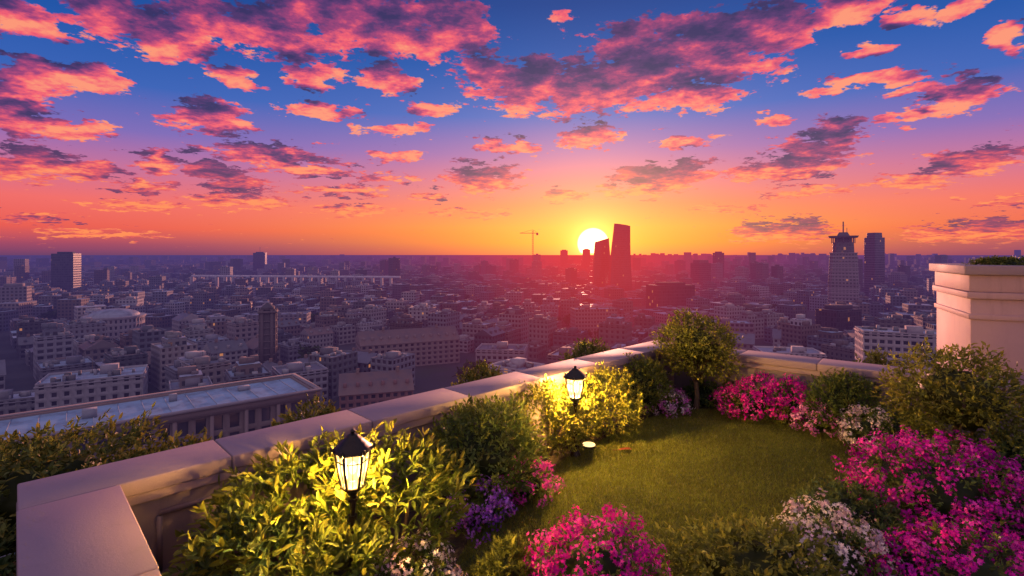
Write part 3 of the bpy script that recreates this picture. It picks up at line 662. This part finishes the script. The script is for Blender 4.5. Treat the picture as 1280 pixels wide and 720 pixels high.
# ------------------------------------------------------------ plants
GREEN=(.085,.13,.030); OLIVE=(.15,.165,.028); DARK=(.050,.095,.035); YEL=(.28,.25,.030); TIP=(.20,.20,.030)
MAG=[(.74,.025,.42),(.60,.018,.38),(.84,.07,.50),(.44,.015,.32)]
VIO=[(.42,.13,.70),(.52,.20,.78),(.32,.08,.58)]
PNK=[(.78,.22,.60),(.82,.36,.70),(.62,.15,.50)]
WHT=[(.78,.62,.66),(.70,.48,.58),(.84,.73,.70),(.52,.36,.42)]
def unit(v): return v/np.linalg.norm(v,axis=1)[:,None]
def plant(name,x,y,rx,ry,ztop,zbot=None,leaf=.055,col=GREEN,dens=1.0,flower=None,fdens=1.0,ang=0,trunk=False,cull=[],wr=.42,tips=TIP):
    zb=(GZ-.05) if zbot is None else zbot
    H_=ztop-zb; cz=zb+H_*(.5 if trunk else .42); rz=ztop-cz
    ctr=np.array([x,y,cz]); Rm=(rx+ry)/2
    K=22; bd=unit(rng.normal(size=(K,3))); ba=rng.uniform(-.08,.20,K)
    ca,sa=math.cos(ang),math.sin(ang)
    def rad(d): return .86+(ba[None]*np.exp((d@bd.T-1)/.06)).sum(1)
    def place(d,f):
        r=(rad(d)*f)[:,None]*d*np.array([[rx,ry,rz]])
        return ctr+np.stack([r[:,0]*ca-r[:,1]*sa,r[:,0]*sa+r[:,1]*ca,r[:,2]],1)
    mb=MB()
    nu,nv=20,12; dd=[];
    for j in range(nv+1):
        ph=math.pi*j/nv
        for i in range(nu): dd.append((math.sin(ph)*math.cos(2*math.pi*i/nu),math.sin(ph)*math.sin(2*math.pi*i/nu),math.cos(ph)))
    dd=np.array(dd); f=[[j*nu+i,(j+1)*nu+i,(j+1)*nu+(i+1)%nu,j*nu+(i+1)%nu] for j in range(nv) for i in range(nu)]
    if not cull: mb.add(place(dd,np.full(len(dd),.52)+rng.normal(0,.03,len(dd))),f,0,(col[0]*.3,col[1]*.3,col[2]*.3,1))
    area=4*math.pi*((rx*ry)**1.6/3+2*(Rm*rz)**1.6/3)**(1/1.6)*.8
    lps=9; ns=int(area*dens*4.4/(leaf*leaf)/lps) if flower is None else int(area*1.5/(leaf*leaf)/lps)
    ns=min(ns,3600)
    d=unit(rng.normal(size=(ns*3,3))); d=d[d[:,2]>(-.95 if trunk else -.55)][:ns]; ns=len(d)
    f1=rng.uniform(.80,1.06,ns)+(.05 if flower is not None else 0); longm=rng.random(ns)<.08; f1[longm]+=rng.uniform(.04,.16,longm.sum())
    f0=f1-rng.uniform(.14,.30,ns)
    d2=unit(d+rng.normal(0,.16,(ns,3))+np.array([0,0,.08]))
    p0=place(d,f0); p1=place(d2,f1); ax=unit(p1-p0)
    s=np.tile(np.linspace(0.05,1,lps),(ns,1))+rng.normal(0,.04,(ns,lps))
    base=p0[:,None]+(p1-p0)[:,None]*s[:,:,None]
    rv=unit(rng.normal(size=(ns*lps,3))).reshape(ns,lps,3)
    out=ax[:,None]*(.35+.9*s[:,:,None]**2)+rv*.75+np.array([0,0,.15]); out=out.reshape(-1,3); out=unit(out)
    base=base.reshape(-1,3); n=len(base)
    L=(leaf*rng.uniform(.65,1.25,n))[:,None]; sd=unit(np.cross(out,unit(rng.normal(size=(n,3))*.7+np.array([0,0,1]))))
    nm=np.cross(sd,out); Wl=L*wr*rng.uniform(.8,1.2,(n,1))*.5
    V=np.stack([base,base+out*L*.38+sd*Wl+nm*L*.05,base+out*L*.75+sd*Wl*.62+nm*L*.02,base+out*L-nm*L*.10,base+out*L*.75-sd*Wl*.62+nm*L*.02,base+out*L*.38-sd*Wl+nm*L*.05],1)
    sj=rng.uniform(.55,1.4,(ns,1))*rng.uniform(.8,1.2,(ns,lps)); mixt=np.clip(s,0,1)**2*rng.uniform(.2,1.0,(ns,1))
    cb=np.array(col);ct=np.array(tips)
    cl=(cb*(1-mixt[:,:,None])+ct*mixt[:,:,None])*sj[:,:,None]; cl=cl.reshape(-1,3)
    keep=base[:,2]>(GZ if zbot is None else -9)
    for (lx,ly,lz,lr) in cull: keep&=((base-np.array([lx,ly,lz]))**2).sum(1)>lr*lr
    V=V[keep];cl=cl[keep];n=len(V)
    c4=np.concatenate([cl,np.ones((n,1))],1)
    mb.add(V,np.concatenate([np.arange(n*6).reshape(-1,6)[:,[0,1,2,3]],np.arange(n*6).reshape(-1,6)[:,[0,3,4,5]]]),0,np.repeat(c4,6,0))
    if flower is not None:
        cr_=.055; nc=int(area*fdens/(cr_*cr_)/3.3); dc=unit(rng.normal(size=(nc*2,3))); dc=dc[dc[:,2]>-.35][:nc]; nc=len(dc)
        pc=place(dc,rng.uniform(.86,1.12,nc)); m_=14
        off_=unit(rng.normal(size=(nc*m_,3))).reshape(nc,m_,3)
        od=unit(dc*np.array([[1/rx,1/ry,1/rz]])); od=np.stack([od[:,0]*ca-od[:,1]*sa,od[:,0]*sa+od[:,1]*ca,od[:,2]],1)
        fl=off_+od[:,None]*.6; fn=unit(fl.reshape(-1,3)+rng.normal(0,.25,(nc*m_,3))); fp=(pc[:,None]+fl*cr_*rng.uniform(.6,1.1,(nc,m_,1))).reshape(-1,3)
        n=len(fp); t1=unit(np.cross(fn,rng.normal(size=(n,3)))); t2=np.cross(fn,t1); r=rng.uniform(.013,.022,n)[:,None]
        vs=[]
        for k in range(10):
            a=2*math.pi*k/10; q=1.0 if k%2==0 else .48; up=.25 if k%2==0 else 0.0
            vs.append(fp+(t1*math.cos(a)+t2*math.sin(a))*r*q+fn*r*up)
        V=np.stack(vs,1); pal=np.array(flower); ci=rng.integers(0,len(pal),nc).repeat(m_)
        fc_=pal[ci]*rng.uniform(.6,1.18,(n,1)); c4=np.concatenate([fc_,np.ones((n,1))],1)
        mb.add(V,np.arange(n*10).reshape(-1,10),1,np.repeat(c4,10,0))
    if trunk:
        for k in range(6):
            a=k*1.05; e_=(x+math.cos(a)*rx*.5,y+math.sin(a)*ry*.5,cz+rz*.2*(k%3)); bar(mb,(x,y,zb-.05),e_,.012,2)
        pts=[(x,y,GZ-.05),(x+.02,y,GZ+(zb-GZ)*.5),(x-.01,y+.01,zb+.1),(x,y,cz)]
        rr=[.055,.042,.036,.02]
        for (a,b,r0,r1) in zip(pts[:-1],pts[1:],rr[:-1],rr[1:]):
            n=10; va=[(a[0]+r0*math.cos(2*math.pi*i/n),a[1]+r0*math.sin(2*math.pi*i/n),a[2]) for i in range(n)]; vb=[(b[0]+r1*math.cos(2*math.pi*i/n),b[1]+r1*math.sin(2*math.pi*i/n),b[2]) for i in range(n)]
            mb.add(va+vb,[[i,(i+1)%n,n+(i+1)%n,n+i] for i in range(n)],2)
    else:
        for k in range(5):
            a=k*1.25; bar(mb,(x+.04*math.cos(a),y+.04*math.sin(a),(GZ if zbot is None else zb)-.04),(x+math.cos(a)*rx*.4,y+math.sin(a)*ry*.4,cz),.012,2)
    mb.obj(name,[LEAF,PETAL,BARK]); return
ua=math.atan2(U[1],U[0])
c1=[(L1[0],L1[1],L1[2],.27),(L1[0],L1[1]-.08,L1[2]-.25,.14)]; c2=[(L2[0],L2[1],L2[2],.25),(L2[0],L2[1]-.2,L2[2]-.15,.20)]
def PX(px,D): return W(px,D)
BIG=(.10,.14,.022)
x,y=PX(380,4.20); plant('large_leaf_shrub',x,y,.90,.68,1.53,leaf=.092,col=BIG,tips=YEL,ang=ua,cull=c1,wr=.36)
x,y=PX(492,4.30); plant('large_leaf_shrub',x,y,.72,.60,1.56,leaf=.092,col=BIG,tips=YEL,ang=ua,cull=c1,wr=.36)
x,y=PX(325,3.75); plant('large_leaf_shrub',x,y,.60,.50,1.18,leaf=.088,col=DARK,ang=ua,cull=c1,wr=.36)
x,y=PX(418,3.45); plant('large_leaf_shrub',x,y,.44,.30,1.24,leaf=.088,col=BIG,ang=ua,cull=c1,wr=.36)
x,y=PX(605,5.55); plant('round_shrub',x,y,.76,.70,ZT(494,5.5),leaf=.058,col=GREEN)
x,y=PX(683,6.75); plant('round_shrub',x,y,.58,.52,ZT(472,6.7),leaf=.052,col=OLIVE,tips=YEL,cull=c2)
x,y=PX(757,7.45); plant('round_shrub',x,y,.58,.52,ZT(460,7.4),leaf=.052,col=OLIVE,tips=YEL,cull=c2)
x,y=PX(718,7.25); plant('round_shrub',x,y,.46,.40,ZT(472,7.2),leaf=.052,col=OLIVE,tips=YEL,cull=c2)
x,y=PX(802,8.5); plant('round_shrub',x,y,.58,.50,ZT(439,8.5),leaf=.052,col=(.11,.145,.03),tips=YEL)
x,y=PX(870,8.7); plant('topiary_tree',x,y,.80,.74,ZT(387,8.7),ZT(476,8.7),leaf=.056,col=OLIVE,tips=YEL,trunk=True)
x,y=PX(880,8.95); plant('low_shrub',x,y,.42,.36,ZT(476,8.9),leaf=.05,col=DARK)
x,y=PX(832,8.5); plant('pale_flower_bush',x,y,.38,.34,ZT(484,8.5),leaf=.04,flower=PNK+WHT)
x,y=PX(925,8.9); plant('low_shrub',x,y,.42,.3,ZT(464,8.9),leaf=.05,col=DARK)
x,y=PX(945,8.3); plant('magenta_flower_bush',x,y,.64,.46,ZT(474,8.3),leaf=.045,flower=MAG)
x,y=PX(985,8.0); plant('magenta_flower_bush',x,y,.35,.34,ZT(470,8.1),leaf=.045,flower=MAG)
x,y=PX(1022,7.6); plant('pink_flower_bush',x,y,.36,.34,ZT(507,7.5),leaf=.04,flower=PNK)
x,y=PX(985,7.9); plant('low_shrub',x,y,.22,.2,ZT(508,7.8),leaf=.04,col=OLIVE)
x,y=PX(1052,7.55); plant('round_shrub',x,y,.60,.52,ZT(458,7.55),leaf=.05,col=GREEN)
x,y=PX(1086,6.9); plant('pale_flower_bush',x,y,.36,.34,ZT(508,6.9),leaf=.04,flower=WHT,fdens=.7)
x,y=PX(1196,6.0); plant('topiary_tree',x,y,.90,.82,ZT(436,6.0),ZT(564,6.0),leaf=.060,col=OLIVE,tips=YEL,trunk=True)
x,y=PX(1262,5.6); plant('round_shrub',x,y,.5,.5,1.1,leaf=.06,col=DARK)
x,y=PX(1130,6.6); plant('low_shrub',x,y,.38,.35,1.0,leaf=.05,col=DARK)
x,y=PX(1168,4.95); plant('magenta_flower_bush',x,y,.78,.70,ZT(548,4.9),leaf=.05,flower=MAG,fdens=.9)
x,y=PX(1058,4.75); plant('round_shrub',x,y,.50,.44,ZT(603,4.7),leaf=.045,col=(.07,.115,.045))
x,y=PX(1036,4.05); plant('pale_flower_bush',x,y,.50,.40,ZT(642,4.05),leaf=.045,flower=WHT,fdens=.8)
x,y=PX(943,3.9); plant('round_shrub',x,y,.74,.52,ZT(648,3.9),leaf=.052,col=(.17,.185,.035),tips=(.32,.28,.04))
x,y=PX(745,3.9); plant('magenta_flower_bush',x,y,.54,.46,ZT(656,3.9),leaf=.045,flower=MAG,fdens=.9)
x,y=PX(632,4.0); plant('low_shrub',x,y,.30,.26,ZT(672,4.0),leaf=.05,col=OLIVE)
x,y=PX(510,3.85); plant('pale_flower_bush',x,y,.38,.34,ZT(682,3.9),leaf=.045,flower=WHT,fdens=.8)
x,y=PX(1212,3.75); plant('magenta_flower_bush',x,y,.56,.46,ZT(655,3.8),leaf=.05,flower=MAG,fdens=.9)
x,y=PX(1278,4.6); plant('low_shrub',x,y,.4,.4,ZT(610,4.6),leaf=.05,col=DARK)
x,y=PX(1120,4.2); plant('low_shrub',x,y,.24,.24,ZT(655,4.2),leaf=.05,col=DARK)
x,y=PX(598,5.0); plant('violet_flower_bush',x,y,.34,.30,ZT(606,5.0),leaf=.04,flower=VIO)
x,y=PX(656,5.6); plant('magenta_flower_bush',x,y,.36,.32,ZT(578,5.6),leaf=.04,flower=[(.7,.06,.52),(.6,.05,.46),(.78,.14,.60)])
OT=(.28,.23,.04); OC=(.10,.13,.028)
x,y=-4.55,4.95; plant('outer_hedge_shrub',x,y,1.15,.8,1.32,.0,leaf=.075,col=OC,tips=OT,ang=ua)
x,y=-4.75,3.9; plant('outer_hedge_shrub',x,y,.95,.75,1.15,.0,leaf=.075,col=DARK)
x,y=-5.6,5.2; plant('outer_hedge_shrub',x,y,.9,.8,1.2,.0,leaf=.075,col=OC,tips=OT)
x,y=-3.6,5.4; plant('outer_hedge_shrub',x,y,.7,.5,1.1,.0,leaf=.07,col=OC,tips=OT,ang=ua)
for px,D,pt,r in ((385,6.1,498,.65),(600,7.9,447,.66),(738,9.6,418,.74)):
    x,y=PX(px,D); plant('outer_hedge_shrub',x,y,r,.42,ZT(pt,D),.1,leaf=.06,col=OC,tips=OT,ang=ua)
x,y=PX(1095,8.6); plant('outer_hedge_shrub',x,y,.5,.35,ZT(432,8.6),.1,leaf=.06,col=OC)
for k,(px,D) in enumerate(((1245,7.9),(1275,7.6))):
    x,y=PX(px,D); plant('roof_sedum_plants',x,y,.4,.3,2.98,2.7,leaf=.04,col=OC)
# ------------------------------------------------------------ camera
cam=bpy.data.cameras.new('camera'); co=bpy.data.objects.new('camera',cam); scn.collection.objects.link(co); scn.camera=co
cam.sensor_width=36; cam.lens=18; cam.shift_y=-(360-HZ)/1280; cam.clip_start=.1; cam.clip_end=100000
co.location=(0,0,CH); co.rotation_euler=(math.radians(90),0,0)
scn.view_settings.view_transform='Standard'; scn.view_settings.look='None'; scn.view_settings.exposure=0
print('total polys',sum(len(o.data.polygons) for o in bpy.data.objects if o.type=='MESH'))
